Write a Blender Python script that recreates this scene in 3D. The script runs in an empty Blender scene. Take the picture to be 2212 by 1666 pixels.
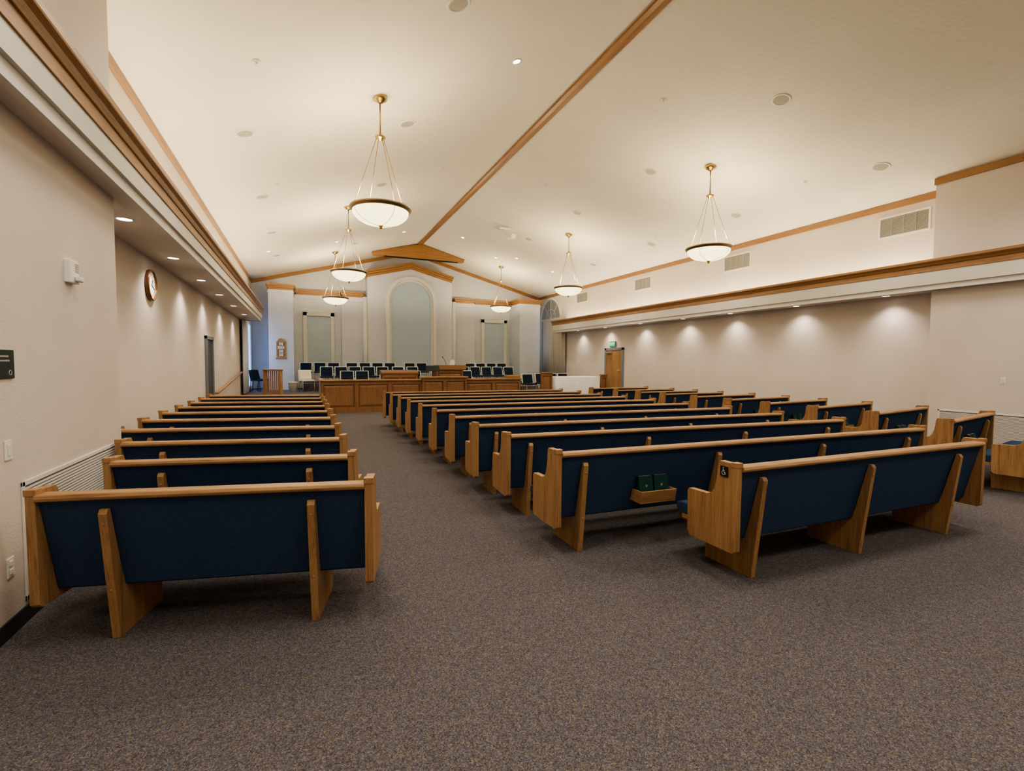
import bpy, bmesh, math, random
from mathutils import Vector, Matrix
random.seed(4)
sc=bpy.context.scene
COL=bpy.context.collection
D=bpy.data

# ------------------------------------------------------------------ materials
def newmat(name):
    m=D.materials.new(name); m.use_nodes=True
    nt=m.node_tree; b=nt.nodes["Principled BSDF"]
    return m,nt,b
def N(nt,t,**k):
    n=nt.nodes.new(t)
    for a,v in k.items(): setattr(n,a,v)
    return n
def ramp(nt,stops):
    r=N(nt,"ShaderNodeValToRGB")
    e=r.color_ramp.elements
    while len(e)<len(stops): e.new(0.5)
    for i,(p,c) in enumerate(stops):
        e[i].position=p; e[i].color=(*c,1)
    return r
def paint(name,col,rough=.75,bump=.05,scale=60,var=.03,spec=.3):
    m,nt,b=newmat(name)
    tc=N(nt,"ShaderNodeTexCoord"); n=N(nt,"ShaderNodeTexNoise"); n.inputs["Scale"].default_value=scale; n.inputs["Detail"].default_value=3
    nt.links.new(tc.outputs["Object"],n.inputs["Vector"])
    n2=N(nt,"ShaderNodeTexNoise"); n2.inputs["Scale"].default_value=1.3
    nt.links.new(tc.outputs["Object"],n2.inputs["Vector"])
    r=ramp(nt,[(.3,tuple(c*(1-var) for c in col)),(.7,tuple(min(1,c*(1+var)) for c in col))])
    nt.links.new(n2.outputs["Fac"],r.inputs["Fac"]); nt.links.new(r.outputs["Color"],b.inputs["Base Color"])
    bp=N(nt,"ShaderNodeBump"); bp.inputs["Strength"].default_value=bump; bp.inputs["Distance"].default_value=.02
    nt.links.new(n.outputs["Fac"],bp.inputs["Height"]); nt.links.new(bp.outputs["Normal"],b.inputs["Normal"])
    b.inputs["Roughness"].default_value=rough; b.inputs["Specular IOR Level"].default_value=spec
    return m
def oak(name,axis,dark,light,rough=.45):
    m,nt,b=newmat(name)
    tc=N(nt,"ShaderNodeTexCoord"); mp=N(nt,"ShaderNodeMapping")
    s=[14,14,14]; s[axis]=.9
    mp.inputs["Scale"].default_value=s
    oi=N(nt,"ShaderNodeObjectInfo")
    add=N(nt,"ShaderNodeVectorMath",operation="ADD")
    nt.links.new(tc.outputs["Object"],add.inputs[0]); nt.links.new(oi.outputs["Random"],add.inputs[1])
    nt.links.new(add.outputs[0],mp.inputs["Vector"])
    n=N(nt,"ShaderNodeTexNoise"); n.inputs["Scale"].default_value=1.6; n.inputs["Detail"].default_value=8; n.inputs["Roughness"].default_value=.65; n.inputs["Distortion"].default_value=.6
    nt.links.new(mp.outputs["Vector"],n.inputs["Vector"])
    mp2=N(nt,"ShaderNodeMapping"); s2=[110,110,110]; s2[axis]=4; mp2.inputs["Scale"].default_value=s2
    nt.links.new(add.outputs[0],mp2.inputs["Vector"])
    n2=N(nt,"ShaderNodeTexNoise"); n2.inputs["Scale"].default_value=1.5; n2.inputs["Detail"].default_value=3
    nt.links.new(mp2.outputs["Vector"],n2.inputs["Vector"])
    mx=N(nt,"ShaderNodeMath",operation="MULTIPLY_ADD"); mx.inputs[1].default_value=.6
    nt.links.new(n2.outputs["Fac"],mx.inputs[0]); nt.links.new(n.outputs["Fac"],mx.inputs[2])
    r=ramp(nt,[(.55,dark),(.74,tuple(a*.4+c*.6 for a,c in zip(dark,light))),(.98,light)])
    nt.links.new(mx.outputs[0],r.inputs["Fac"]); nt.links.new(r.outputs["Color"],b.inputs["Base Color"])
    b.inputs["Roughness"].default_value=rough
    bp=N(nt,"ShaderNodeBump"); bp.inputs["Strength"].default_value=.08; bp.inputs["Distance"].default_value=.005
    nt.links.new(n2.outputs["Fac"],bp.inputs["Height"]); nt.links.new(bp.outputs["Normal"],b.inputs["Normal"])
    return m
OD=(.18,.088,.037); OL=(.42,.245,.108)
OAKX=oak("oak_grain_x",0,OD,OL); OAKY=oak("oak_grain_y",1,OD,OL); OAKZ=oak("oak_grain_z",2,OD,OL)
TRIMY=oak("oak_trim_y",1,(.20,.093,.035),(.36,.195,.082)); TRIMX=oak("oak_trim_x",0,(.20,.093,.035),(.36,.195,.082))
ROSZ=oak("rostrum_oak_z",2,(.17,.078,.034),(.30,.158,.072)); ROSX=oak("rostrum_oak_x",0,(.17,.08,.034),(.32,.17,.078))
WALL=paint("greige_wall_paint",(.65,.59,.53),bump=.12,scale=70)
FASC=paint("fascia_paint",(.64,.62,.56),bump=.05)
CEIL=paint("ceiling_texture_paint",(.80,.77,.69),rough=.85,bump=.35,scale=14,var=.015)
COOL=paint("cool_daylight_wall_tint",(.57,.60,.66),bump=.06)  # bluish tint puts the cool daylight into the wall colour
PANEL=paint("grey_acoustic_panel",(.42,.52,.61),rough=.95,bump=.1,scale=200)
FRAME=paint("stone_frame_paint",(.65,.66,.64),bump=.04)
WHITE=paint("white_plastic",(.78,.77,.73),rough=.4,bump=0)
METW=paint("white_grille_metal",(.74,.71,.66),rough=.5,bump=0)
VENT=paint("vent_grey",(.45,.44,.40),rough=.5,bump=0)
GAP=paint("louvre_gap",(.17,.16,.145),rough=.8,bump=0)
BLACK=paint("black_plastic",(.012,.014,.014),rough=.4,bump=0)
BASEB=paint("black_rubber_base",(.03,.028,.028),rough=.6,bump=0)
DARKS=paint("dark_sign_plastic",(.02,.035,.035),rough=.35,bump=0)
GREENB=paint("green_book_cloth",(.008,.045,.036),rough=.5,bump=.05)
PAGE=paint("paper_pages",(.75,.72,.64),rough=.9)
CREAM=paint("cream_chair_fabric",(.70,.66,.55),rough=.8,bump=.1,scale=200)
CLOTH=paint("white_tablecloth",(.80,.80,.80),rough=.9,bump=.03)
CURT=paint("sheer_curtain",(.50,.48,.42),rough=.9)
CURTW=paint("white_curtain",(.72,.76,.85),rough=.9)
SPK=paint("speaker_grille",(.46,.43,.38),rough=.7,bump=.3,scale=300)
BLUEGR=paint("blue_grey_metal_frame",(.20,.22,.24),rough=.5,bump=0)
DOORD=paint("doorway_shade",(.07,.075,.08),rough=.5,bump=0)
def fabric(name,c1,c2):
    m,nt,b=newmat(name)
    tc=N(nt,"ShaderNodeTexCoord"); n=N(nt,"ShaderNodeTexNoise"); n.inputs["Scale"].default_value=260; n.inputs["Detail"].default_value=2
    nt.links.new(tc.outputs["Object"],n.inputs["Vector"])
    r=ramp(nt,[(.35,c1),(.65,c2)]); nt.links.new(n.outputs["Fac"],r.inputs["Fac"]); nt.links.new(r.outputs["Color"],b.inputs["Base Color"])
    b.inputs["Roughness"].default_value=.95; b.inputs["Specular IOR Level"].default_value=.15
    bp=N(nt,"ShaderNodeBump"); bp.inputs["Strength"].default_value=.3; bp.inputs["Distance"].default_value=.003
    nt.links.new(n.outputs["Fac"],bp.inputs["Height"]); nt.links.new(bp.outputs["Normal"],b.inputs["Normal"])
    return m
NAVY=fabric("navy_pew_fabric",(.020,.037,.078),(.037,.066,.128))
TEAL=fabric("dark_navy_chair_fabric",(.007,.014,.030),(.014,.028,.052))
def carpet():
    m,nt,b=newmat("speckled_carpet")
    tc=N(nt,"ShaderNodeTexCoord")
    v=N(nt,"ShaderNodeTexVoronoi"); v.inputs["Scale"].default_value=200
    nt.links.new(tc.outputs["Object"],v.inputs["Vector"])
    sep=N(nt,"ShaderNodeSeparateColor"); nt.links.new(v.outputs["Color"],sep.inputs[0])
    r=ramp(nt,[(0,(.062,.055,.057)),(.2,(.108,.094,.086)),(.42,(.088,.090,.113)),(.64,(.195,.160,.128)),(.8,(.125,.111,.108)),(.92,(.11,.126,.165))])
    r.color_ramp.interpolation='CONSTANT'
    nt.links.new(sep.outputs[0],r.inputs["Fac"])
    n=N(nt,"ShaderNodeTexNoise"); n.inputs["Scale"].default_value=34; n.inputs["Detail"].default_value=4
    nt.links.new(tc.outputs["Object"],n.inputs["Vector"])
    r2=ramp(nt,[(.3,(.86,.86,.87)),(.7,(1.13,1.12,1.13))]); nt.links.new(n.outputs["Fac"],r2.inputs["Fac"])
    mx=N(nt,"ShaderNodeMix",data_type='RGBA',blend_type='MULTIPLY'); mx.inputs[0].default_value=1
    nt.links.new(r.outputs["Color"],mx.inputs[6]); nt.links.new(r2.outputs["Color"],mx.inputs[7])
    nt.links.new(mx.outputs[2],b.inputs["Base Color"])
    b.inputs["Roughness"].default_value=1; b.inputs["Specular IOR Level"].default_value=.1
    bp=N(nt,"ShaderNodeBump"); bp.inputs["Strength"].default_value=.3; bp.inputs["Distance"].default_value=.004
    nt.links.new(v.outputs["Distance"],bp.inputs["Height"]); nt.links.new(bp.outputs["Normal"],b.inputs["Normal"])
    return m
CARPET=carpet()
def metal(name,col,rough):
    m,nt,b=newmat(name); b.inputs["Base Color"].default_value=(*col,1); b.inputs["Metallic"].default_value=1; b.inputs["Roughness"].default_value=rough
    return m
BRASS=metal("aged_brass",(.46,.33,.15),.36); BRONZE=metal("bronze_rim",(.34,.26,.15),.42); STEEL=metal("brushed_steel",(.6,.6,.58),.35)
def emis(name,col,st,base=(.8,.8,.8)):
    m,nt,b=newmat(name); b.inputs["Base Color"].default_value=(*base,1)
    b.inputs["Emission Color"].default_value=(*col,1); b.inputs["Emission Strength"].default_value=st
    return m
def bowlmat():
    m,nt,b=newmat("alabaster_glass_bowl")
    tc=N(nt,"ShaderNodeTexCoord"); n=N(nt,"ShaderNodeTexNoise"); n.inputs["Scale"].default_value=4; n.inputs["Detail"].default_value=4
    nt.links.new(tc.outputs["Object"],n.inputs["Vector"])
    r=ramp(nt,[(.3,(1,.80,.38)),(.7,(1,.88,.52))]); nt.links.new(n.outputs["Fac"],r.inputs["Fac"])
    nt.links.new(r.outputs["Color"],b.inputs["Emission Color"]); b.inputs["Emission Strength"].default_value=2.0
    b.inputs["Base Color"].default_value=(.8,.74,.6,1); b.inputs["Roughness"].default_value=.3
    return m
BOWL=bowlmat()
LENS=emis("downlight_lens",(1,.95,.86),4)
DAY=emis("daylit_window_glass",(.25,.48,1),1.3,(.3,.4,.6))
GLASSD=emis("dusky_window_glass",(.35,.33,.28),.08,(.20,.20,.18))
GREENS=emis("exit_green",(.0,.35,.10),.4,(.01,.25,.09))

# ------------------------------------------------------------------ geometry helpers
def bx(bm,x0,x1,y0,y1,z0,z1,mi=0):
    vs=[bm.verts.new((x,y,z)) for x in (x0,x1) for y in (y0,y1) for z in (z0,z1)]
    q=[(0,1,3,2),(4,6,7,5),(0,4,5,1),(2,3,7,6),(0,2,6,4),(1,5,7,3)]
    for a in q:
        f=bm.faces.new([vs[i] for i in a]); f.material_index=mi
    return vs
def prism(bm,pts,axis,a0,a1,mi=0):
    def mkv(p,a):
        if axis==0: return (a,p[0],p[1])
        if axis==1: return (p[0],a,p[1])
        return (p[0],p[1],a)
    A=[bm.verts.new(mkv(p,a0)) for p in pts]; B=[bm.verts.new(mkv(p,a1)) for p in pts]
    fs=[bm.faces.new(A),bm.faces.new(B[::-1])]
    n=len(pts)
    for i in range(n): fs.append(bm.faces.new([A[i],B[i],B[(i+1)%n],A[(i+1)%n]]))
    for f in fs: f.material_index=mi
    return A+B
def tube(bm,p0,p1,r,seg=8,mi=0,r1=None):
    p0=Vector(p0);p1=Vector(p1);d=(p1-p0); L=d.length
    q=d.to_track_quat('Z','Y').to_matrix().to_4x4(); M=Matrix.Translation((p0+p1)/2)@q
    g=bmesh.ops.create_cone(bm,cap_ends=True,segments=seg,radius1=r,radius2=r if r1 is None else r1,depth=L,matrix=M)
    for v in g['verts']:
        for f in v.link_faces: f.material_index=mi; f.smooth=True
def lathe(bm,prof,seg=32,mi=0,c=(0,0)):
    rings=[]
    for r,z in prof:
        if r<1e-5: rings.append([bm.verts.new((c[0],c[1],z))])
        else: rings.append([bm.verts.new((c[0]+r*math.cos(2*math.pi*i/seg),c[1]+r*math.sin(2*math.pi*i/seg),z)) for i in range(seg)])
    for a,b in zip(rings,rings[1:]):
        for i in range(seg):
            j=(i+1)%seg
            if len(a)==1 and len(b)==1: continue
            if len(a)==1: f=bm.faces.new([a[0],b[j],b[i]])
            elif len(b)==1: f=bm.faces.new([a[i],a[j],b[0]])
            else: f=bm.faces.new([a[i],a[j],b[j],b[i]])
            f.smooth=True; f.material_index=mi
def ob(name,bm,mats,bevel=0,parent=None,loc=None,rot=None,seg=2,**props):
    bmesh.ops.recalc_face_normals(bm,faces=bm.faces)
    me=D.meshes.new(name); bm.to_mesh(me); bm.free()
    for m in (mats if isinstance(mats,(list,tuple)) else [mats]): me.materials.append(m)
    o=D.objects.new(name,me); COL.objects.link(o)
    if parent: o.parent=parent
    if loc: o.location=loc
    if rot: o.rotation_euler=rot
    if bevel:
        md=o.modifiers.new("bev","BEVEL"); md.width=bevel; md.segments=seg; md.limit_method='ANGLE'; md.angle_limit=math.radians(35)
        md.harden_normals=False
    for k,v in props.items(): o[k]=v
    return o
def empty(name,loc=(0,0,0),rz=0,**props):
    o=D.objects.new(name,None); COL.objects.link(o); o.location=loc; o.rotation_euler=(0,0,rz); o.empty_display_size=.1
    for k,v in props.items(): o[k]=v
    return o
def copytree(src,loc,rz=None,**props):
    n=src.copy(); COL.objects.link(n); n.location=loc
    if rz is not None: n.rotation_euler=(0,0,rz)
    for k,v in props.items(): n[k]=v
    def rec(s,d):
        for c in s.children:
            k=c.copy(); COL.objects.link(k); k.parent=d; rec(c,k)
    rec(src,n)
    return n
def sbox(name,x0,x1,y0,y1,z0,z1,mat,bevel=0):
    bm=bmesh.new(); bx(bm,x0,x1,y0,y1,z0,z1); return ob(name,bm,mat,bevel,kind="structure")
def textmesh(name,body,size,mat,parent=None,loc=(0,0,0),rot=(0,0,0),ext=.001,**props):
    cu=D.curves.new(name,"FONT"); cu.body=body; cu.size=size; cu.align_x='CENTER'; cu.align_y='CENTER'; cu.extrude=ext
    t=D.objects.new(name+"_tmp",cu); COL.objects.link(t)
    dg=bpy.context.evaluated_depsgraph_get(); dg.update()
    me=D.meshes.new_from_object(t.evaluated_get(dg)); D.objects.remove(t)
    me.materials.clear(); me.materials.append(mat)
    o=D.objects.new(name,me); COL.objects.link(o); o.parent=parent; o.location=loc; o.rotation_euler=rot
    for k,v in props.items(): o[k]=v
    return o

# ------------------------------------------------------------------ room shell
RX=5.0; K=.265; RZ=7.07
def zc(x): return RZ-K*abs(x-RX)
WL,WR=-2.05,12.05; NL,NR=-1.6,11.6
Y0,Y1=-3.0,24.1; YN=5.6; YNL=5.66
sbox("floor",-2.4,12.4,Y0-.2,Y1+.2,-.1,0,CARPET)
bm=bmesh.new(); prism(bm,[(-2.4,zc(-2.4)),(RX,RZ),(12.4,zc(12.4)),(12.4,7.6),(-2.4,7.6)],1,Y0-.2,Y1+.2); ob("ceiling",bm,CEIL,kind="structure")
sbox("wall_left",WL-.2,WL,Y0,Y1,0,5.25,WALL)
sbox("wall_right",WR,WR+.2,Y0,Y1,0,5.25,WALL)
sbox("wall_left",WL-.01,NL,Y0,YNL,0,5.4,WALL)
sbox("wall_right",NR,WR+.01,Y0,YN,0,5.4,WALL)
bm=bmesh.new(); prism(bm,[(-2.3,0),(12.3,0),(12.3,zc(12.3)+.05),(RX,RZ+.05),(-2.3,zc(-2.3)+.05)],1,Y1,Y1+.2); ob("wall_back",bm,COOL,kind="structure")
bm=bmesh.new(); prism(bm,[(-2.3,0),(12.3,0),(12.3,zc(12.3)+.05),(RX,RZ+.05),(-2.3,zc(-2.3)+.05)],1,Y0-.2,Y0); ob("wall_front",bm,WALL,kind="structure")

for side,yend in ((-1,20.3),(1,21.2)):
    dz=-.09 if side<0 else 0
    yn=YNL if side<0 else YN
    def X(t): return WL+t if side<0 else WR-t
    def PX(pts): return [(X(t),z) for t,z in pts]
    bm=bmesh.new(); prism(bm,PX([(0,3.12),(.62,3.12),(.62,3.18),(0,3.18)]),1,Y0,yend-.02); ob("ceiling",bm,WALL,kind="structure")
    bm=bmesh.new(); prism(bm,PX([(.585,3.10),(.635,3.10),(.635,3.20),(.665,3.205),(.665,3.46+dz),(.585,3.46+dz)]),1,Y0,yend)
    prism(bm,PX([(0,3.10),(.635,3.10),(.635,3.46+dz),(0,3.46+dz)]),1,yend-.05,yend)
    ob("trim_1",bm,FASC,kind="structure")
    cp=[(.60,3.46),(.678,3.46),(.68,3.56),(.695,3.565),(.72,3.61),(.75,3.635),(.755,3.645),(.755,3.69),(.60,3.69)]
    cp=[(t,z+dz) for t,z in cp]
    bm=bmesh.new(); prism(bm,PX(cp),1,Y0,yend+.08)
    prism(bm,PX([(0,3.46+dz),(.6,3.46+dz),(.6,3.69+dz),(0,3.69+dz)]),1,yend-.05,yend+.08)
    ob("trim_2",bm,TRIMY,.004,kind="structure")
    xw=WL if side<0 else WR
    a,b_=sorted((xw,xw-side*.035))
    sbox("trim_3",a,b_,yn,Y1,zc(xw)-.14,zc(xw)-.005,TRIMY,.005)
    xw=NL if side<0 else NR
    a,b_=sorted((xw,xw-side*.035))
    sbox("trim_4",a,b_,Y0,yn+.02,zc(xw)-.14,zc(xw)-.01,TRIMY,.005)
bm=bmesh.new(); prism(bm,[(RX-.095,zc(RX-.095)-.045),(RX,RZ-.06),(RX+.095,zc(RX+.095)-.045),(RX+.095,zc(RX+.095)+.01),(RX,RZ+.01),(RX-.095,zc(RX-.095)+.01)],1,Y0,22.2)
ob("trim_5",bm,TRIMY,kind="structure")
for s in (-1,1):
    xe=WL if s<0 else WR
    bm=bmesh.new(); prism(bm,[(xe,zc(xe)-.16),(RX,RZ-.16),(RX,RZ-.005),(xe,zc(xe)-.005)],1,Y1-.05,Y1); ob("trim_6",bm,TRIMX,kind="structure")
for side in (-1,1):
    nm="baseboard_left" if side<0 else "baseboard_right"
    xw=NL if side<0 else NR; a,b_=sorted((xw,xw-side*.012)); sbox(nm,a,b_,Y0,YN,0,.1,BASEB)
    xw=WL if side<0 else WR; a,b_=sorted((xw,xw-side*.012)); sbox(nm,a,b_,YN,14 if side<0 else 16.2,0,.1,BASEB)

# ------------------------------------------------------------------ altar end architecture
def crown(bm,x0,x1,yf,z0,z1,mi=1,ret=.3):
    n=[(0,.0,.35),(.04,.35,.7),(.08,.7,1.0)]
    for off,a,b_ in n: bx(bm,x0-off,x1+off,yf-off,yf+ret,z0+(z1-z0)*a,z0+(z1-z0)*b_,mi)
for x0,x1 in ((-1.30,-.35),(10.12,11.27)):
    bm=bmesh.new(); bx(bm,x0,x1,22.4,Y1,0,4.60); bx(bm,x0-.03,x1+.03,22.37,Y1,4.48,4.53); crown(bm,x0,x1,22.4,4.60,4.84,1,1.6)
    ob("wall_back",bm,[COOL,TRIMX],.006,kind="structure")
for x0,x1 in ((-.35,1.65),(8.1,10.12)):
    bm=bmesh.new(); bx(bm,x0,x1,23.7,Y1,0,4.6); bx(bm,x0,x1,23.67,Y1,4.44,4.48); crown(bm,x0+.08,x1-.08,23.7,4.60,4.84,1,.35)
    ob("wall_back",bm,[COOL,TRIMX],kind="structure")
for x0,x1 in ((1.65,2.62),(7.05,8.1)):
    bm=bmesh.new(); bx(bm,x0,x1,23.5,Y1,0,4.6); bx(bm,x0-.02,x1+.02,23.47,Y1,4.38,4.43); crown(bm,x0+.02,x1-.02,23.5,4.60,4.84,1,.5)
    ob("wall_back",bm,[COOL,TRIMX],.005,kind="structure")
CX=4.81; BW=2.03
bm=bmesh.new(); zt=5.54; 
prism(bm,[(CX-BW,0),(CX+BW,0),(CX+BW,zt),(CX,zt+.52),(CX-BW,zt)],1,23.35,Y1)
for off,a,b_ in ((0,0,.12),(.04,.12,.21),(.08,.21,.31)):
    W=BW+off
    prism(bm,[(CX-W,zt+a-.0),(CX,zt+.52+a),(CX+W,zt+a),(CX+W,zt+b_),(CX,zt+.52+b_),(CX-W,zt+b_)],1,23.35-off,Y1,1)
ob("wall_back",bm,[COOL,TRIMX],.006,kind="structure")
for x in (CX-BW-.1,CX+BW+.1):
    bm=bmesh.new(); tube(bm,(x,23.4,0),(x,23.4,4.62),.1,20); ob("trim_7",bm,FRAME,kind="structure")
def archpts(cx,r,zs,zb,n=24):
    return [(cx-r,zb)]+[(cx-r*math.cos(math.pi*i/n),zs+r*math.sin(math.pi*i/n)) for i in range(n+1)]+[(cx+r,zb)]
def archring(bm,cx,ro,ri,zs,zb,y0,y1,mi=0,n=28):
    A=archpts(cx,ro,zs,zb,n);B=archpts(cx,ri,zs,zb,n)
    for i in range(len(A)-1):
        vs=[]
        for y in (y0,y1):
            vs.append([bm.verts.new((p[0],y,p[1])) for p in (A[i],A[i+1],B[i+1],B[i])])
        a,b_=vs
        bm.faces.new(a).material_index=mi; bm.faces.new(b_[::-1]).material_index=mi
        for k in range(4):
            f=bm.faces.new([a[k],b_[k],b_[(k+1)%4],a[(k+1)%4]]); f.material_index=mi
bm=bmesh.new(); archring(bm,CX,1.2,1.05,4.5,1.0,23.22,23.36); archring(bm,CX,1.05,.95,4.5,1.0,23.29,23.36)
ob("trim_8",bm,FRAME,kind="structure")
bm=bmesh.new(); prism(bm,archpts(CX,.98,4.5,1.0),1,23.33,23.37)
ob("arched_wall_panel",bm,PANEL,label="tall grey-blue arched fabric panel framed by stone-coloured moulding",category="wall panel")
for x0,x1 in ((.02,1.34),(8.5,9.92)):
    bm=bmesh.new()
    bx(bm,x0,x0+.16,23.62,23.71,1,3.84); bx(bm,x1-.16,x1,23.62,23.71,1,3.84); bx(bm,x0,x1,23.62,23.71,3.68,3.84); bx(bm,x0-.015,x1+.015,23.61,23.71,3.84,3.87)
    ob("trim_9",bm,FRAME,.006,kind="structure")
    bm=bmesh.new(); bx(bm,x0+.15,x1-.15,23.68,23.71,1,3.69)
    ob("rectangular_wall_panel",bm,PANEL,label="grey-blue rectangular fabric panel in a stone-coloured frame",category="wall panel",group="side bay panels")
ped=empty("screen_housing",(0,0,0),label="oak triangular pediment housing for a roll-down screen under the ridge",category="screen housing")
bm=bmesh.new(); prism(bm,[(2.9,6.37),(7.1,6.37),(7.1,6.50),(RX,RZ-.06),(2.9,6.50)],1,22.2,22.5)
ob("housing_body",bm,TRIMX,.01,ped)
bm=bmesh.new(); prism(bm,[(2.87,6.475),(RX,7.005),(7.13,6.475),(7.13,6.505),(RX,7.035),(2.87,6.505)],1,22.17,22.5); ob("housing_moulding",bm,TRIMX,.003,ped)
bm=bmesh.new(); bx(bm,3.4,6.8,22.24,22.36,6.33,6.372); ob("screen_slot",bm,BLACK,0,ped)

# platforms
sbox("floor",.55,7.35,16.2,22.4,0,.42,CARPET)
sbox("floor",7.35,WR,16.4,Y1,0,.30,CARPET)
sbox("floor",.55,9.9,19.8,22.4,.42,.56,CARPET)
sbox("floor",.0,10.0,21.2,23.5,.42,.72,CARPET)
bm=bmesh.new(); prism(bm,[(14.1,0),(19.1,.42),(Y1,.42),(Y1,0)],0,WL,.55); ob("floor",bm,CARPET,kind="structure")

# ------------------------------------------------------------------ windows
def window_side(name,side,yc,w,z0,z1,glass,arch):
    xw=(WL if side<0 else WR); s=-side
    e=empty(name,(0,0,0),kind="structure")
    bm=bmesh.new(); r=w/2
    pts=archpts(yc,r,z1-r,z0,24) if arch else [(yc-r,z0),(yc-r,z1),(yc+r,z1),(yc+r,z0)]
    prism(bm,pts,0,xw+s*.0,xw+s*.02); ob("window_pane",bm,glass,0,e)
    bm=bmesh.new()
    if arch:
        bmt=bmesh.new(); archring(bmt,yc,r+.1,r-.02,z1-r,z0,0,.06)
        for v in bmt.verts: v.co=Vector((xw+s*v.co.y,v.co.x,v.co.z))
        me=D.meshes.new("t"); bmt.to_mesh(me); bmt.free(); bm.from_mesh(me)
        for i in range(1,4):
            a=math.pi*i/4; tube(bm,(xw+s*.025,yc,z1-r),(xw+s*.025,yc-r*math.cos(a),z1-r+r*math.sin(a)),.011,6)
        for k in range(12):
            a0=math.pi*k/12;a1=math.pi*(k+1)/12
            tube(bm,(xw+s*.025,yc-r*.5*math.cos(a0),z1-r+r*.5*math.sin(a0)),(xw+s*.025,yc-r*.5*math.cos(a1),z1-r+r*.5*math.sin(a1)),.011,6)
        a,b_=sorted((xw+s*.01,xw+s*.05)); bx(bm,a,b_,yc-r,yc+r,z1-r-.04,z1-r+.04)
        bx(bm,a,b_,yc-.02,yc+.02,z0,z1-r)
    else:
        a,b_=sorted((xw,xw+s*.05))
        bx(bm,a,b_,yc-r-.06,yc-r,z0-.06,z1+.06); bx(bm,a,b_,yc+r,yc+r+.06,z0-.06,z1+.06); bx(bm,a,b_,yc-r,yc+r,z1,z1+.06); bx(bm,a,b_,yc-r,yc+r,z0-.06,z0)
        bx(bm,a,b_,yc-.02,yc+.02,z0,z1); 
    ob("window_frame",bm,FRAME,0,e)
window_side("window_1",-1,21.9,1.9,.6,3.1,DAY,False)
window_side("window_2",1,22.65,2.1,.6,4.95,GLASSD,True)
def curtain(x,y0,y1,z0,z1,mat,label,amp=.035):
    bm=bmesh.new(); n=90; prev=None
    for i in range(n+1):
        y=y0+(y1-y0)*i/n; xx=x+amp*math.sin(i*1.05)+amp*.3*math.sin(i*.37)
        c=[bm.verts.new((xx,y,z0)),bm.verts.new((xx,y,z1))]
        if prev:
            f=bm.faces.new([prev[0],c[0],c[1],prev[1]]); f.smooth=True
        prev=c
    o=ob("curtain",bm,mat,label=label,category="curtain"); md=o.modifiers.new("s","SOLIDIFY"); md.thickness=.004
    return o
curtain(11.93,20.95,23.3,.34,3.9,CURT,"pleated beige sheer curtain hanging over arched window",.05)
curtain(-1.95,19.4,20.9,.46,3.08,CURTW,"white pleated curtain drawn beside daylit window")

# ------------------------------------------------------------------ doors
d=empty("door_1",(0,0,0),kind="structure")
bm=bmesh.new(); bx(bm,12.0,WR+.01,16.28,16.4,0,2.26); bx(bm,12.0,WR+.01,17.5,17.62,0,2.26); bx(bm,12.0,WR+.01,16.28,17.62,2.16,2.26); ob("door_frame",bm,BLUEGR,.006,d)
bm=bmesh.new(); bx(bm,12.02,WR+.01,16.4,17.5,.02,2.16); dl=ob("door_leaf",bm,OAKZ,0,d)
bm=bmesh.new(); bx(bm,11.94,12.02,17.1,17.45,2.02,2.09); ob("door_closer",bm,STEEL,.01,d)
bm=bmesh.new(); tube(bm,(12.02,16.5,1.32),(11.96,16.5,1.32),.015); tube(bm,(11.96,16.5,1.32),(11.96,16.62,1.32),.012); ob("door_handle",bm,STEEL,0,d)
d=empty("door_2",(0,0,0),kind="structure")
bm=bmesh.new(); bx(bm,WL-.01,-2.0,12.82,12.9,0,2.2); bx(bm,WL-.01,-2.0,13.68,13.76,0,2.2); bx(bm,WL-.01,-2.0,12.82,13.76,2.12,2.2); ob("door_frame",bm,BLUEGR,.006,d)
bm=bmesh.new(); bx(bm,WL-.01,-2.03,12.9,13.68,.02,2.12); ob("door_leaf",bm,DOORD,0,d)  # dark sheet paints in the shade of the open doorway
e=empty("exit_sign",(12.0,17.04,2.42),label="green EXIT sign mounted above the oak door",category="exit sign")
bm=bmesh.new(); bx(bm,0,.05,-.21,.21,-.12,.12); ob("sign_housing",bm,BLUEGR,.006,e)
bm=bmesh.new(); bx(bm,-.004,0,-.195,.195,-.105,.105); ob("sign_face",bm,GREENS,0,e)
textmesh("sign_lettering","EXIT",.17,emis("exit_letters",(.55,1,.7),.55,(.5,.9,.6)),e,(-.006,0,0),(math.radians(90),0,math.radians(-90)))

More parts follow.
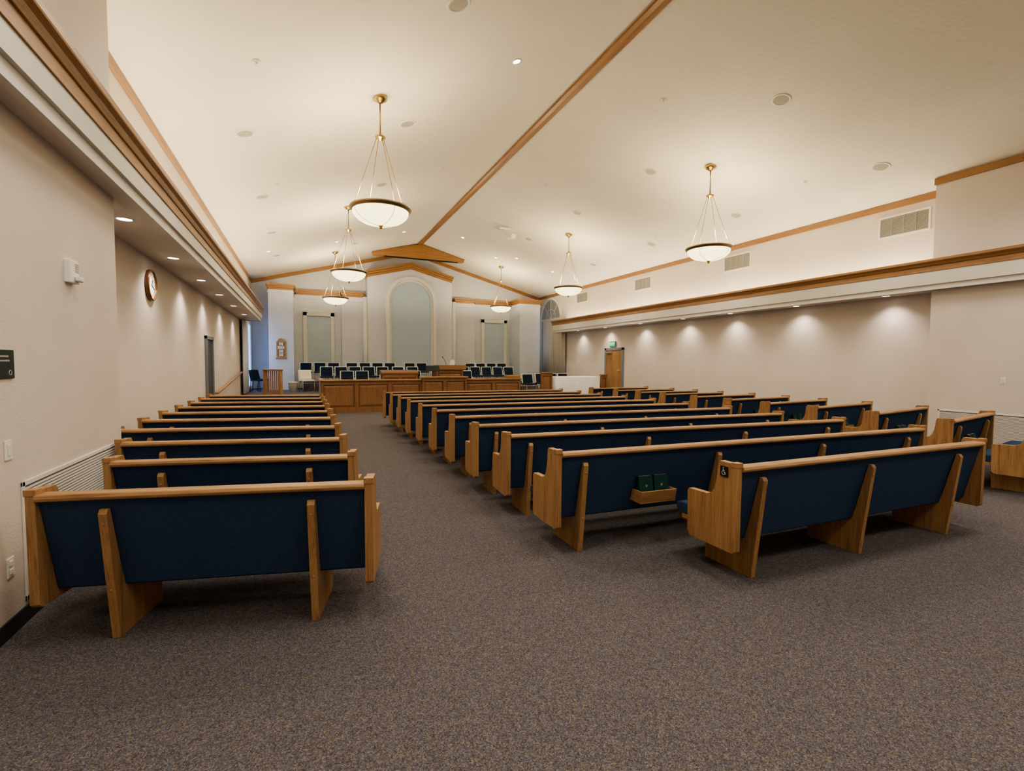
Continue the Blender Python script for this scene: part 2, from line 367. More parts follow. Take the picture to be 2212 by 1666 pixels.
# ------------------------------------------------------------------ pews
ENDP=[(-.025,.26),(-.005,.24),(.42,.24),(.45,.27),(.455,.60),(.44,.62),(.25,.625),(.205,.645),(.18,.68),(.162,.73),(.15,.80),(.145,.87),(.13,.90),(-.01,.90),(-.03,.885)]
LEGP=[(.045,0),(-.045,.76),(-.03,.785),(-.008,.785),(.09,.36),(.52,.36),(.50,0)]
def make_pew(L,legs,rack=None,label="",group="pews"):
    e=empty("pew",label=label,category="pew",group=group)
    bm=bmesh.new()
    prism(bm,[(-.045,.845),(-.05,.86),(-.04,.878),(.05,.878),(.062,.865),(.062,.848),(.05,.838),(-.03,.838)],0,0,L); ob("top_rail",bm,OAKX,.004,e)
    bm=bmesh.new()
    prism(bm,[(-.012,.838),(.105,.30),(.12,.285),(.15,.29),(.165,.32),(.05,.838)],0,.0,L); ob("backrest",bm,NAVY,.008,e)
    bm=bmesh.new()
    prism(bm,[(.14,.37),(.14,.45),(.30,.455),(.58,.47),(.63,.455),(.645,.42),(.63,.385),(.58,.37)],0,.0,L); ob("seat",bm,NAVY,.012,e,seg=3)
    bm=bmesh.new(); prism(bm,[(.10,.335),(.10,.372),(.57,.372),(.57,.335)],0,0,L); ob("seat_board",bm,OAKX,.003,e)
    for x0,x1 in ((-.05,0),(L,L+.05)):
        bm=bmesh.new(); prism(bm,ENDP,0,x0,x1)
        bx(bm,x0-.004,x1+.004,-.034,.02,.872,.908)
        bx(bm,x0+.014,x0+.018,-.0285,-.02,.26,.88); bx(bm,x1-.018,x1-.014,-.0285,-.02,.26,.88)
        ob("end_panel",bm,OAKZ,.006,e)
    for x in legs:
        bm=bmesh.new(); prism(bm,LEGP,0,x-.022,x+.022)
        for z in (.30,.70): 
            tube(bm,(x,.045-.118*z-.004,z),(x,.045-.118*z+.01,z),.008,10)
        ob("support_leg",bm,OAKZ,.005,e)
    if rack is not None: add_rack(e,rack)
    return e
def add_rack(e,x):
    bm=bmesh.new(); w=.185
    prism(bm,[(-.075,.40),(-.095,.50),(-.085,.503),(-.065,.40)],0,x-w,x+w)
    bx(bm,x-w,x+w,-.075,.085,.39,.402)
    for a in (x-w,x+w-.010): prism(bm,[(-.07,.40),(-.088,.50),(.05,.50),(.085,.40)],0,a,a+.010)
    ob("book_rack",bm,OAKX,.0015,e)
def make_book():
    e=empty("hymnal",label="dark green hymnal standing in the pew rack",category="book",group="hymnals in pew racks")
    bm=bmesh.new(); bx(bm,-.07,.07,-.018,-.014,0,.215); bx(bm,-.07,.07,.014,.018,0,.215); bx(bm,-.074,-.068,-.018,.018,0,.215); ob("book_cover",bm,GREENB,.001,e)
    bm=bmesh.new(); bx(bm,-.067,.064,-.014,.014,.004,.213); ob("page_block",bm,PAGE,0,e)
    bm=bmesh.new()
    for k in range(8):
        a=2*math.pi*k/8; tube(bm,(0,-.0185,.125),(.014*math.cos(a),-.0185,.125+.014*math.sin(a)),.001,4)
    ob("cover_emblem",bm,VENT,0,e)
    return e
OAKNAVY="oak-framed pew with navy fabric back "
LBL_L=OAKNAVY+"near the beige side wall"
def dirv(a): return Vector((math.cos(a),math.sin(a),0))
LS=make_pew(1.74,[.33,1.43],None,"oak pew with navy back, last row beside the white wall grille","side pews beside the grille wall")
A=math.radians(-13.2)
def Lpos(i,L):
    r=Vector((.31,3.07+.945*i,0)); return r-dirv(A)*L
LS.location=Lpos(0,1.71); LS.rotation_euler[2]=A
LM=make_pew(1.66,[.33,1.37],None,LBL_L,"side pews beside the grille wall"); LM.location=Lpos(1,1.65); LM.rotation_euler[2]=A
LN=make_pew(1.88,[.33,1.59],None,LBL_L,"side pews beside the grille wall"); LN.location=Lpos(2,1.87); LN.rotation_euler[2]=A
LLg=make_pew(2.24,[.33,1.95],None,LBL_L,"side pews beside the grille wall"); LLg.location=Lpos(3,2.22); LLg.rotation_euler[2]=A
for i in range(4,10): copytree(LLg,Lpos(i,2.22),A)
C1=make_pew(3.14,[.22,1.47,2.75],None,"short oak pew with navy back and wheelchair symbol on its end","centre pews"); C1.location=(2.88,2.51,0); C1.rotation_euler[2]=math.radians(-1)
C2=make_pew(4.72,[.22,1.66,3.06,4.45],.93,"long oak pew with rack holding two green hymnals","centre pews"); C2.location=(1.94,3.46,0); C2.rotation_euler[2]=math.radians(-2.5)
C3=make_pew(4.72,[.22,1.66,3.06,4.45],None,"long oak pew with navy fabric back beside the central aisle","centre pews"); C3.location=(1.94,4.52,0); C3.rotation_euler[2]=math.radians(-4.3)
for i in range(3,11): copytree(C3,(1.93-.008*i,3.47+.952*(i-1)+.03,0),math.radians(-4.3))
R0=make_pew(1.95,[.3,1.65],.97,"short angled oak pew with navy back across the second aisle","short angled pews by the far wall"); R0.location=(8.16,2.72,0); R0.rotation_euler[2]=math.radians(11)
RP=[(7.93,3.54,10.5),(8.09,4.54,9),(8.17,5.55,7.5),(8.13,6.45,6.3),(8.19,7.4,5),(8.17,8.33,4),(8.07,9.25,3),(8.0,10.1,2),(7.94,11.0,1),(7.82,12.05,0)]
racked=[C2,R0]
for x,y,a in RP:
    c=copytree(R0,(x,y,0),math.radians(a)); racked.append(c)
book=make_book()
first=True
for e in racked[:7]:
    for dx,tz in ((-.085,.05),(.078,-.04)):
        rx=.93 if e is C2 else .97
        M=Matrix.Translation(e.location)@Matrix.Rotation(e.rotation_euler[2],4,'Z')
        p=M@Vector((rx+dx,-.02,.404))
        if first: b=book; b.location=p; first=False
        else: b=copytree(book,p)
        b.rotation_euler=(math.radians(-9),0,e.rotation_euler[2]+tz*.3)
s=bmesh.new()
wl=empty("accessibility_sign",(2.826,2.592,.83),math.radians(-1),label="small black plaque with white wheelchair symbol on pew end",category="sign")
bx(s,-.004,.0,-.035,.035,-.038,.038); ob("plaque",s,BLACK,.001,wl)
s=bmesh.new()
def seg(a,b_,r=.0024): tube(s,(-.006,-a[0],a[1]),(-.006,-b_[0],b_[1]),r,6)
for k in range(14):
    a0=math.radians(110+k*17);a1=math.radians(110+(k+1)*17)
    seg((-.002+.015*math.cos(a0),-.010+.015*math.sin(a0)),(-.002+.015*math.cos(a1),-.010+.015*math.sin(a1)))
seg((-.004,.018),(-.002,-.004)); seg((-.003,.008),(.009,.008)); seg((-.002,-.004),(.010,-.004)); seg((.010,-.004),(.016,-.02)); seg((.016,-.02),(.02,-.018))
bmesh.ops.create_icosphere(s,subdivisions=1,radius=.0045,matrix=Matrix.Translation((-.006,.004,.026)))
ob("wheelchair_symbol",s,VENT,0,wl)

# ------------------------------------------------------------------ pendants
PEND=130
def make_pendant():
    e=empty("pendant_light",label="brass pendant with glowing cream glass bowl hung from ceiling",category="pendant light",group="bowl pendants")
    rim=-1.87; R=.515
    bm=bmesh.new(); lathe(bm,[(0,.05),(.115,.05),(.12,-.02),(.115,-.04),(.08,-.055),(.05,-.085),(.02,-.10),(0,-.10)],28); ob("canopy",bm,BRASS,0,e)
    bm=bmesh.new(); tube(bm,(0,0,-.08),(0,0,-.66),.013,12); ob("stem",bm,BRASS,0,e)
    bm=bmesh.new(); lathe(bm,[(0,-.60),(.025,-.60),(.035,-.63),(.08,-.645),(.088,-.66),(.075,-.68),(.04,-.69),(.025,-.72),(0,-.73)],24); ob("hub",bm,BRASS,0,e)
    for k in range(4):
        a=math.radians(20+90*k)
        bm=bmesh.new(); tube(bm,(.06*math.cos(a),.06*math.sin(a),-.67),(.475*math.cos(a),.475*math.sin(a),rim+.01),.0055,8)
        bmesh.ops.create_icosphere(bm,subdivisions=2,radius=.013,matrix=Matrix.Translation((.06*math.cos(a),.06*math.sin(a),-.68)))
        ob("suspension_rod",bm,BRASS,0,e)
    bm=bmesh.new(); lathe(bm,[(R-.04,rim+.022),(R-.005,rim+.03),(R,rim+.014),(R-.005,rim+.0),(R-.025,rim-.014),(R-.03,rim-.03),(R-.05,rim-.035),(R-.05,rim),(R-.04,rim+.022)],56); ob("rim",bm,BRONZE,0,e)
    n=10; pts=[]
    for i in range(n+1):
        t=i/n*math.pi/2; pts.append(((R-.045)*math.cos(t)**.95 if i<n else 0,rim-.015-.25*math.sin(t)))
    bm=bmesh.new(); lathe(bm,pts,56); ob("glass_bowl",bm,BOWL,0,e)
    bm=bmesh.new()
    for k in range(4):
        a=math.radians(20+90*k); pr=None
        for r,z in pts:
            p=((r+.003)*math.cos(a),(r+.003)*math.sin(a),z-.002)
            if pr: tube(bm,pr,p,.004,6)
            pr=p
    ob("bowl_rib",bm,BRASS,0,e)
    zb=rim-.265
    bm=bmesh.new(); lathe(bm,[(0,zb+.01),(.035,zb+.005),(.04,zb-.01),(.022,zb-.025),(.026,zb-.04),(.013,zb-.055),(0,zb-.06)],20); ob("finial",bm,BRASS,0,e)
    l=D.lights.new("pendant_bulb","POINT"); l.energy=PEND; l.color=(1,.81,.53); l.shadow_soft_size=.12
    lo=D.objects.new("bulb",l); COL.objects.link(lo); lo.parent=e; lo.location=(0,0,rim+.04)
    return e
P0=make_pendant(); P0.location=(1.25,8.55,zc(1.25))
for x,y in ((1.25,14.8),(1.25,21.05),(8.6,8.5),(8.6,14.9),(8.6,21.2)):
    copytree(P0,(x,y,zc(x)))

# ------------------------------------------------------------------ ceiling fittings
def tilt(x): return math.atan(K)*(1 if x<RX else -1)
bm=bmesh.new(); lathe(bm,[(0,.01),(.16,.01),(.165,-.005),(.155,-.014),(.13,-.012),(.125,-.006)],28,0); lathe(bm,[(.126,-.007),(.06,-.010),(0,-.010)],28,1)
spk=ob("ceiling_speaker",bm,[WHITE,SPK],label="round grey ceiling speaker grille flush in the sloped ceiling",category="speaker",group="ceiling speakers")
SP=[(1.91,6.21),(-.86,9.57),(1.93,9.64),(-.84,13.04),(1.94,13.16),(7.86,6.17),(7.87,9.69),(10.65,6.09),(7.91,13.2),(10.65,9.6),(10.66,13.02),(10.70,16.59),(-.83,16.51),(7.91,16.74),(-.84,19.95),(1.93,16.6),(1.93,20.0)]
def put(proto,pts,z=0):
    for i,(x,y) in enumerate(pts):
        o=proto if i==0 else proto.copy()
        if i: COL.objects.link(o)
        o.location=(x,y,zc(x)-z); o.rotation_euler=(0,-tilt(x),0)
put(spk,SP)
bm=bmesh.new(); lathe(bm,[(0,.01),(.06,.01),(.062,-.006),(.03,-.01),(.02,-.012),(.015,-.03),(.022,-.034),(0,-.034)],16)
spr=ob("fire_sprinkler",bm,WHITE,label="small white fire sprinkler head on the ceiling",category="sprinkler",group="ceiling sprinklers")
put(spr,[(-.52,7.42),(3.35,12.4),(-.5,12.22),(6.44,7.59),(10.28,7.43),(6.43,12.46),(10.3,12.4),(3.35,17.3),(-.5,17.2),(6.43,17.3)])
bm=bmesh.new(); lathe(bm,[(0,.01),(.085,.01),(.088,-.004),(.08,-.01),(.062,-.006)],24,0); lathe(bm,[(.062,-.006),(0,-.004)],24,1)
can=ob("recessed_light",bm,[WHITE,LENS],label="lit white recessed downlight in the sloped ceiling",category="recessed light",group="ceiling recessed lights")
CANS=[(3.33,7.56),(3.71,19.3),(6.13,19.33),(8.54,19.27),(-1.06,19.05),(10.26,19.2),(7.95,20.23),(1.2,19.2)]
put(can,CANS)
def spot(name,loc,e,size,blend=.6,col=(1,.88,.74),rad=.04,rot=(0,0,0)):
    l=D.lights.new(name,"SPOT"); l.energy=e; l.spot_size=math.radians(size); l.spot_blend=blend; l.color=col; l.shadow_soft_size=rad
    o=D.objects.new(name,l); COL.objects.link(o); o.location=loc; o.rotation_euler=rot; return o
for x,y in CANS: spot("spot_lamp",(x,y,zc(x)-.05),85 if y>10 else 30,80,.6,(1,.95,.88))
for x in (-.2,3.1,6.9,10.2):
    for y in (-1.0,2.6,6.2,10.6,15.0):
        spot("fill_lamp",(x,y,zc(x)-.55),170 if y<4 else 98,160,.9,(1,.90,.765),.5)  # added fill lights without fixtures, brightening floor and pews
bm=bmesh.new(); lathe(bm,[(0,.02),(.085,.02),(.09,-.004),(.083,-.009),(.068,-.004)],24,0); lathe(bm,[(.068,-.004),(0,-.002)],24,1)
dn=ob("soffit_downlight",bm,[WHITE,LENS],label="lit round downlight set in the side soffit",category="downlight",group="soffit downlights")
DL=[(-1.72,y) for y in (6.4,8.5,10.6,12.7,15.1,17.7)]+[(11.74,y) for y in (6.5,8.6,10.7,12.65,14.9,17.2,19.4)]
for i,(x,y) in enumerate(DL):
    o=dn if i==0 else dn.copy()
    if i: COL.objects.link(o)
    o.location=(x,y,3.12)
    spot("soffit_lamp",(x,y,3.09),40,125,.9,(1,.87,.74),.07)
for x,y0,y1 in ((-1.72,YN,20.2),(11.72,YN,21.1)):
    l=D.lights.new("cove_strip","AREA"); l.shape='RECTANGLE'; l.size=.12; l.size_y=y1-y0-.3; l.energy=145; l.color=(1,.83,.56)
    o=D.objects.new("cove_strip",l); COL.objects.link(o); o.location=(x,(y0+y1)/2,3.42); o.rotation_euler=(math.pi,0,0)
for x,yc,z,w_,h_,ry,en,c in ((-1.98,21.9,1.9,1.8,2.3,-90,14,(.5,.68,1)),(11.80,22.6,3.0,1.8,2.6,90,10,(.75,.85,1))):
    l=D.lights.new("window_daylight","AREA"); l.shape='RECTANGLE'; l.size=h_; l.size_y=w_; l.energy=en; l.color=c
    o=D.objects.new("window_daylight",l); COL.objects.link(o); o.location=(x,yc,z); o.rotation_euler=(0,math.radians(ry),0)
e=empty("ceiling_projector",(7.08,16.46,zc(7.08)),label="white projector on a bracket under the sloped ceiling",category="projector")
bm=bmesh.new(); bx(bm,-.45,.05,-.06,.06,-.03,.02); tube(bm,(0,0,-.02),(0,0,-.16),.02); ob("bracket",bm,WHITE,.003,e)
bm=bmesh.new(); bx(bm,-.11,.11,-.17,.17,-.34,-.16); tube(bm,(0,.16,-.25),(0,.2,-.25),.045,16); ob("projector_body",bm,WHITE,.02,e,rot=(.2,0,.4))

def vent(y,i):
    e=empty("air_vent",(WR,y,4.68),label="grey louvered air vent high on the cove-lit wall",category="air vent",group="high wall vents")
    bm=bmesh.new(); bx(bm,-.02,0,-.5,.5,.2,.24); bx(bm,-.02,0,-.5,.5,-.24,-.2); bx(bm,-.02,0,-.5,-.46,-.2,.2); bx(bm,-.02,0,.46,.5,-.2,.2); ob("vent_frame",bm,METW,.003,e)
    bm=bmesh.new(); bx(bm,-.004,0,-.46,.46,-.2,.2,1)
    for k in range(14): z=-.19+k*.028; prism(bm,[(-.018,z),(-.016,z-.004),(-.002,z+.012),(-.004,z+.016)],1,-.46,.46)
    for k in range(1,4): bx(bm,-.02,-.004,-.46+.23*k-.004,-.46+.23*k+.004,-.2,.2)
    ob("louvers",bm,[VENT,GAP],0,e)
    return e
v0=vent(6.38,0)
for y in (10.78,15.18,19.56): copytree(v0,(WR,y,4.68))
def grille(x,s,y0,y1,z0,z1):
    e=empty("wall_grille",(x,0,0),label="white louvered return-air grille low on the wall",category="wall grille",group="return grilles")
    bm=bmesh.new(); a,b_=sorted((0,s*.011))
    bx(bm,a,b_,y0,y1,z1-.03,z1); bx(bm,a,b_,y0,y1,z0,z0+.03); bx(bm,a,b_,y0,y0+.03,z0,z1); bx(bm,a,b_,y1-.03,y1,z0,z1); ob("grille_frame",bm,METW,.003,e)
    bm=bmesh.new(); n=int((z1-z0-.06)/.021)
    a2,b2=sorted((0,s*.003)); bx(bm,a2,b2,y0+.03,y1-.03,z0+.03,z1-.03,1)
    for k in range(n):
        z=z0+.034+k*.021; a3,b3=sorted((s*.003,s*.009)); bx(bm,a3,b3,y0+.03,y1-.03,z,z+.012)
    ob("louvers",bm,[METW,GAP],0,e)
grille(NL,1,3.87,5.5,.13,.87)
grille(NR,-1,2.6,5.4,.1,.74)

# ------------------------------------------------------------------ wall items
e=empty("fire_alarm",(NL-.004,4.65,2.28),label="white fire alarm horn with strobe on beige wall",category="fire alarm")
bm=bmesh.new(); bx(bm,0,.045,-.075,.075,-.085,.085); ob("alarm_body",bm,WHITE,.008,e)
bm=bmesh.new(); 
for k in range(5): bx(bm,.045,.048,.0,.06,-.0+k*.014,.006+k*.014)
ob("speaker_slots",bm,VENT,0,e)
bm=bmesh.new(); bx(bm,.045,.075,-.02,.07,-.07,-.03); ob("strobe_lens",bm,METW,.01,e)
e=empty("wall_sign",(NL,3.74,1.595),label="dark square plaque with small light lettering on beige wall",category="sign")
bm=bmesh.new(); bx(bm,0,.01,-.11,.10,-.085,.085); ob("plaque",bm,DARKS,.003,e)
bm=bmesh.new()
for z,w in ((.045,.06),(.02,.075)):
    for k in range(7): bx(bm,.010,.0112,-w+k*w*.24,-w+k*w*.24+w*.17,z-.004,z+.006)
for k in range(16):
    a0=2*math.pi*k/16;a1=2*math.pi*(k+1)/16; tube(bm,(.011,.05+.014*math.cos(a0),-.05+.014*math.sin(a0)),(.011,.05+.014*math.cos(a1),-.05+.014*math.sin(a1)),.0018,5)
ob("plaque_lettering",bm,VENT,0,e)
def plate(x,s,y,z,outlet,label):
    e=empty("wall_outlet" if outlet else "light_switch",(x,y,z),label=label,category="outlet" if outlet else "light switch")
    a,b_=sorted((0,s*.006)); bm=bmesh.new(); bx(bm,a,b_,-.037,.037,-.058,.058); ob("cover_plate",bm,WHITE,.002,e)
    a,b_=sorted((s*.006,s*.011)); bm=bmesh.new()
    if outlet: bx(bm,a,b_,-.016,.016,.008,.04); bx(bm,a,b_,-.016,.016,-.04,-.008)
    else: bx(bm,a,b_,-.016,.016,-.033,.033)
    ob("socket" if outlet else "rocker",bm,METW,.002,e)
plate(NL,1,3.75,1.09,False,"white rocker light switch on beige wall")
plate(NL,1,3.72,.40,True,"white electrical outlet low on beige wall")
plate(NR,-1,4.45,1.34,False,"white wall control plate on beige wall")
e=empty("wall_clock",(WL,8.62,2.72),label="round wood-framed wall clock with white face on beige wall",category="clock")
def rotX(bm,s=1):
    for v in bm.verts: v.co=Vector((s*v.co.z,v.co.x,v.co.y))
bm=bmesh.new(); lathe(bm,[(0,0),(.225,0),(.228,.02),(.222,.05),(.205,.055),(.19,.04),(.19,.028)],40); rotX(bm); ob("clock_frame",bm,oak("walnut_clock",2,(.10,.045,.018),(.24,.12,.05),.25),0,e)
bm=bmesh.new(); lathe(bm,[(.192,.03),(0,.03)],40); rotX(bm); ob("clock_face",bm,emis("clock_white_glow",(1,.97,.9),.12,(.9,.89,.86)),0,e)  # face given a faint glow of its own to look lighter
for h_ in range(1,13):
    a=math.radians(90-30*h_); textmesh("numeral",str(h_),.045,BLACK,e,(.032,.155*math.cos(a),.155*math.sin(a)),(math.radians(90),0,math.radians(90)))
for nm,L,a in (("hour_hand",.09,60),("minute_hand",.14,-20)):
    bm=bmesh.new(); tube(bm,(.035,0,0),(.035,L*math.cos(math.radians(a)),L*math.sin(math.radians(a))),.004,6); ob(nm,bm,BLACK,0,e)
e=empty("handrail",(WL,0,0),label="oak handrail on brackets sloping up the beige wall",category="handrail")
bm=bmesh.new(); tube(bm,(.08,14.0,.82),(.08,19.2,1.24),.03,12); tube(bm,(.08,14.0,.82),(.02,13.95,.82),.03,12); ob("rail",bm,OAKY,0,e)
for y in (14.6,16.6,18.6):
    bm=bmesh.new(); z=.82+(y-14)*.081; tube(bm,(0,y,z-.08),(.08,y,z-.02),.012,8); ob("bracket",bm,STEEL,0,e)
DKW=oak("dark_wood_recess_shade",2,(.10,.04,.018),(.22,.10,.042))
e=empty("hymn_board",(-.84,22.395,2.15),label="oak hymn board with white numbers hung on the column",category="hymn board")
bm=bmesh.new(); prism(bm,[(-.18,-.38),(.18,-.38),(.18,.30),(.12,.34),(.11,.40),(.055,.41),(0,.45),(-.055,.41),(-.11,.40),(-.12,.34),(-.18,.30)],1,-.04,0); bx(bm,-.22,.22,-.07,0,-.42,-.38); ob("board",bm,OAKZ,.006,e)
bm=bmesh.new()
for k in range(4): z=.2-.15*k; bx(bm,-.135,.135,-.043,-.039,z-.055,z+.055)
ob("board_slot",bm,DKW,0,e)
for k,t in enumerate(("67","170","97","86")):
    z=.2-.15*k
    for j,chh in enumerate(t):
        x=(j-(len(t)-1)/2)*.085
        bm=bmesh.new(); bx(bm,x-.035,x+.035,-.047,-.042,z-.052,z+.052); ob("number_card",bm,CLOTH,0,e)
        textmesh("hymn_number",chh,.095,DARKS,e,(x,-.049,z),(math.radians(90),0,0),.001)

# ------------------------------------------------------------------ rostrum
e=empty("rostrum_screen",(0,16.1,0),label="long oak panelled rostrum front with raised middle section",category="rostrum")
def panelled(bm,x0,x1,z0,z1,n,yf=0,yb=.06,d=.03):
    bx(bm,x0,x1,yf,yb,z0,z1,1)  # backing coloured darker to paint shade lines around the raised panels
    w=(x1-x0)/n
    for i in range(n+1):
        xx=x0+i*w; bx(bm,max(x0,xx-.06),min(x1,xx+.06),yf-d,yf,z0,z1)
    for i in range(n):
        a=x0+i*w+.06;b_=x0+(i+1)*w-.06
        bx(bm,a,b_,yf-d,yf,z0,z0+.16); bx(bm,a,b_,yf-d,yf,z1-.11,z1)
        a+=.03;b_-=.03; zz0=z0+.19; zz1=z1-.14
        A_=[bm.verts.new(p) for p in ((a,yf,zz0),(b_,yf,zz0),(b_,yf,zz1),(a,yf,zz1))]
        B_=[bm.verts.new(p) for p in ((a+.05,yf-.015,zz0+.05),(b_-.05,yf-.015,zz0+.05),(b_-.05,yf-.015,zz1-.05),(a+.05,yf-.015,zz1-.05))]
        bm.faces.new(B_)
        for k in range(4): bm.faces.new([A_[k],A_[(k+1)%4],B_[(k+1)%4],B_[k]])
RM=[ROSZ,DKW]
bm=bmesh.new(); panelled(bm,.5,3.65,0,1.0,3); ob("panelled_front",bm,RM,.003,e)
bm=bmesh.new(); panelled(bm,5.2,7.3,0,1.0,2); ob("panelled_front",bm,RM,.003,e)
bm=bmesh.new(); panelled(bm,3.65,5.2,0,1.08,2,-.12,.08); ob("raised_middle",bm,RM,.003,e)
bm=bmesh.new(); bx(bm,.46,3.66,-.08,.12,1.0,1.05); bx(bm,5.19,7.34,-.08,.12,1.0,1.05); bx(bm,3.6,5.25,-.2,.14,1.08,1.13); ob("cap_rail",bm,OAKX,.008,e)
bm=bmesh.new(); bx(bm,.48,.54,.06,1.6,0,1.0); bx(bm,.46,.58,.12,1.6,1.0,1.05); ob("side_wing",bm,OAKY,.004,e)
bm=bmesh.new(); bx(bm,7.26,7.32,.06,1.2,0,1.0); bx(bm,7.2,7.34,.12,1.2,1.0,1.05); ob("side_wing",bm,OAKY,.004,e)
bm=bmesh.new(); bx(bm,6.75,7.3,-.03,.2,1.05,1.16); ob("end_block",bm,OAKX,.01,e)
e=empty("pulpit",(4.88,17.2,.42),label="oak pulpit with sloped desk and microphone on the rostrum",category="pulpit")
bm=bmesh.new(); panelled(bm,-.5,.5,0,.92,1,-.25,.25,.03); bx(bm,-.56,.56,-.3,.3,0,.1); ob("pulpit_body",bm,RM,.006,e)
bm=bmesh.new(); prism(bm,[(-.33,.92),(.33,.92),(.33,.98),(-.33,1.10)],0,-.6,.6); ob("desk_top",bm,ROSX,.01,e)
bm=bmesh.new(); pr=(-.12,-.2,1.08)
for k in range(1,9):
    t=k/8; p=(-.12-.10*t*t,-.2+.06*t,1.08+.28*t)
    tube(bm,pr,p,.008,6); pr=p
tube(bm,pr,(pr[0]-.02,pr[1]+.04,pr[2]+.05),.014,8); ob("microphone",bm,BLACK,0,e)
bm=bmesh.new(); prism(bm,[(.03,1.06),(.2,1.08),(.26,1.2),(.18,1.3),(.07,1.27)],1,-.1,-.09); ob("clear_shield",bm,METW,0,e)
e=empty("organ_console",(3.2,17.6,.42),label="oak organ console on the rostrum",category="organ")
bm=bmesh.new(); panelled(bm,-.62,.62,0,.74,2,-.1,.45,.03); ob("console_body",bm,RM,.006,e)
bm=bmesh.new(); prism(bm,[(-.14,.74),(.5,.74),(.5,.90),(.2,.90),(-.14,.82)],0,-.66,.66); ob("console_top",bm,DKW,.01,e)
bm=bmesh.new(); bx(bm,-.5,.5,.5,.75,.65,.68); bx(bm,-.5,.5,.45,.5,0,.68); ob("keyboard_shelf",bm,ROSX,.004,e)
e=empty("music_stand",(4.15,16.58,.42),label="black music stand beside the pulpit",category="music stand")
bm=bmesh.new(); prism(bm,[(-.10,.90),(-.08,.89),(.06,1.07),(.04,1.08)],0,-.24,.24); ob("desk_plate",bm,BLACK,.002,e)
bm=bmesh.new(); tube(bm,(0,0,.02),(0,0,.98),.015,8)
for a in (90,210,330): tube(bm,(0,0,.15),(.22*math.cos(math.radians(a)),.22*math.sin(math.radians(a)),.01),.01,6)
ob("stand_leg",bm,BLACK,0,e)

# chairs
def make_chair(shell,cush,legm,label,group):
    e=empty("chair",label=label,category="chair",group=group)
    bm=bmesh.new()
    prism(bm,[(-.20,.47),(-.285,.84),(-.27,.86),(-.245,.855),(-.165,.47)],0,-.25,.25); ob("back_shell",bm,shell,.02,e,seg=3)
    bm=bmesh.new()
    prism(bm,[(-.19,.50),(-.262,.835),(-.245,.845),(-.215,.83),(-.12,.50)],0,-.215,.215); ob("back_cushion",bm,cush,.02,e,seg=3)
    bm=bmesh.new(); bx(bm,-.24,.24,-.22,.24,.42,.48); ob("seat",bm,cush,.02,e,seg=3)
    for x in (-.22,.22):
        for y0,y1 in ((-.19,-.24),(.2,.23)):
            bm=bmesh.new(); tube(bm,(x,y0,.43),(x,y1,.0),.013,8); ob("leg",bm,legm,0,e)
    return e
CH=make_chair(CREAM,TEAL,OAKZ,"cream-framed chair with dark navy cushions on the choir risers","choir chairs")
pos=[]
for x in (.1,.65,1.2,1.95,2.5,3.05,3.6,4.5,5.05,7.4,7.95,8.5,9.05): pos.append((x,22.0,.72))
for x in (.85,1.4,1.95,2.5,3.05,3.7,4.3,6.6,7.15,7.7,8.25,8.8): pos.append((x,20.5,.56))
for x in (1.5,2.05,2.95,3.5,4.05,6.2): pos.append((x,18.9,.42))
for i,(x,y,z) in enumerate(pos):
    rz=math.pi+random.uniform(-.04,.04)
    if i==0: CH.location=(x,y,z); CH.rotation_euler[2]=rz
    else: copytree(CH,(x,y,z),rz)
copytree(CH,(8.45,17.7,.30),math.pi,label="dark cushioned chair beside the covered table",group="chairs by the table")
for x in (9.4,9.95,10.5): copytree(CH,(x,18.4,.30),math.pi,label="dark cushioned chair behind the white-covered table",group="chairs by the table")
CW=make_chair(CREAM,CREAM,OAKZ,"cream upholstered chair standing at the end of the rostrum","loose chairs"); CW.location=(.12,20.6,.42); CW.rotation_euler[2]=math.pi+.3
DK=make_chair(BLACK,TEAL,BLACK,"black stacking chair near the daylit window","loose chairs"); DK.location=(-1.60,21.3,.42); DK.rotation_euler[2]=-2.2
copytree(DK,(-1.6,22.05,.42),-1.9)
bm=bmesh.new(); lathe(bm,[(0,0),(.14,0),(.18,.38),(.19,.39),(.18,.40),(.165,.38),(.13,.02),(0,.02)],24)
ob("waste_bin",bm,METW,loc=(-.38,20.6,.42),label="light grey round waste bin on the ramp landing",category="waste bin")
e=empty("balustrade",(-.95,18.0,.33),math.radians(-62),label="oak balustrade with slats at the top of the ramp",category="balustrade")
for a in (-.6,.5):
    bm=bmesh.new(); bx(bm,a,a+.1,-.05,.05,0,.98); ob("post",bm,OAKZ,.01,e)
bm=bmesh.new(); bx(bm,-.62,.62,-.06,.06,.98,1.03); ob("top_rail",bm,OAKX,.01,e)
bm=bmesh.new(); bx(bm,-.5,.5,-.03,.03,.12,.18); ob("bottom_rail",bm,OAKX,.01,e)
for k in range(7):
    bm=bmesh.new(); x=-.42+k*.14; bx(bm,x-.02,x+.02,-.015,.015,.15,.98); ob("baluster",bm,OAKZ,.003,e)
e=empty("covered_table",(10.27,17.3,.30),label="table draped with a white pleated tablecloth",category="table")
bm=bmesh.new(); W,Dp,n=1.06,.4,160; per=[]
for i in range(n):
    a=2*math.pi*i/n; c,sn=math.cos(a),math.sin(a); k=8
    rr=(abs(c)**k+abs(sn)**k)**(-1/k); per.append((c*rr,sn*rr))
top=[bm.verts.new((W*x,Dp*y,.755)) for x,y in per]
mid=[bm.verts.new((W*x*1.01,Dp*y*1.02,.74)) for x,y in per]
bot=[]
for i,(x,y) in enumerate(per):
    w=.012*math.sin(i*.9)+.01*math.sin(i*.37+1); bot.append(bm.verts.new(((W+.02+w)*x,(Dp+.02+w)*y,.02)))
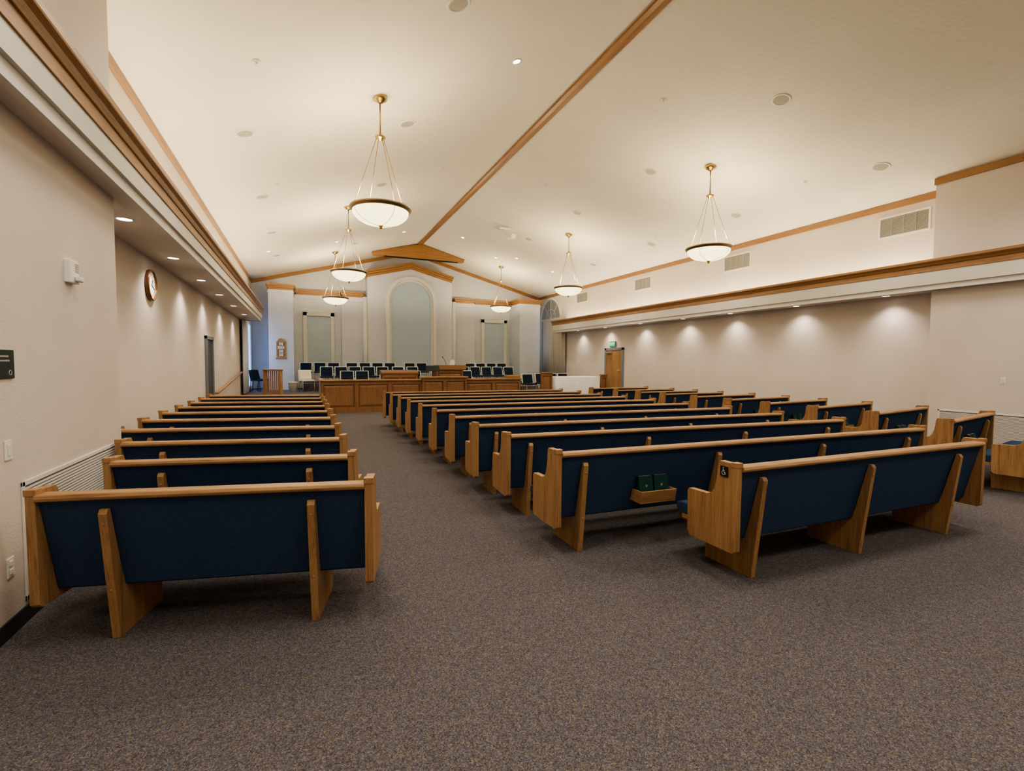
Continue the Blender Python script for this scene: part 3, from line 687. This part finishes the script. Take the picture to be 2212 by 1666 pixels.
bm.faces.new(top)
for A_,B_ in ((top,mid),(mid,bot)):
    for i in range(n):
        f=bm.faces.new([A_[i],A_[(i+1)%n],B_[(i+1)%n],B_[i]]); f.smooth=True
ob("tablecloth",bm,CLOTH,0,e)
bm=bmesh.new()
for x in (-.95,.95):
    for y in (-.3,.3): bx(bm,x-.03,x+.03,y-.03,y+.03,0,.72)
bx(bm,-1.0,1.0,-.36,.36,.70,.735); ob("table_frame",bm,OAKX,0,e)
bm=bmesh.new(); panelled(bm,8.62,9.12,.30,1.2,1,17.0,17.06); bx(bm,8.6,9.14,16.93,17.1,1.2,1.24)
ob("low_oak_partition",bm,RM,.004,label="low oak panelled partition beside the covered table",category="partition")
bm=bmesh.new(); panelled(bm,11.42,11.72,.30,1.1,1,17.0,17.06); bx(bm,11.4,11.74,16.93,17.1,1.1,1.14)
ob("low_oak_partition",bm,RM,.004,label="low oak panelled partition beside the covered table",category="partition")

# ------------------------------------------------------------------ world, camera
w=D.worlds.new("w"); sc.world=w; w.use_nodes=True
w.node_tree.nodes["Background"].inputs[0].default_value=(.5,.55,.65,1); w.node_tree.nodes["Background"].inputs[1].default_value=.3
p=math.radians(2.733); th=math.radians(23.433); ro=math.radians(.3)
R=Vector((math.cos(th),-math.sin(th),0)); F=Vector((math.sin(th)*math.cos(p),math.cos(th)*math.cos(p),-math.sin(p)))
Dn=F.cross(R)
if Dn.z>0: Dn=-Dn
ex=R*math.cos(ro)-Dn*math.sin(ro); ey=R*math.sin(ro)+Dn*math.cos(ro)
M=Matrix((( ex.x,-ey.x,-F.x,0),(ex.y,-ey.y,-F.y,0),(ex.z,-ey.z,-F.z,1.62),(0,0,0,1)))
cam=D.cameras.new("camera"); cam.sensor_width=36; cam.lens=1040/2212*36; cam.clip_start=.05
co=D.objects.new("camera",cam); COL.objects.link(co); co.matrix_world=M
sc.camera=co
sc.view_settings.view_transform='AgX'
try: sc.view_settings.look='AgX - Medium High Contrast'
except Exception: pass
sc.view_settings.exposure=0.65
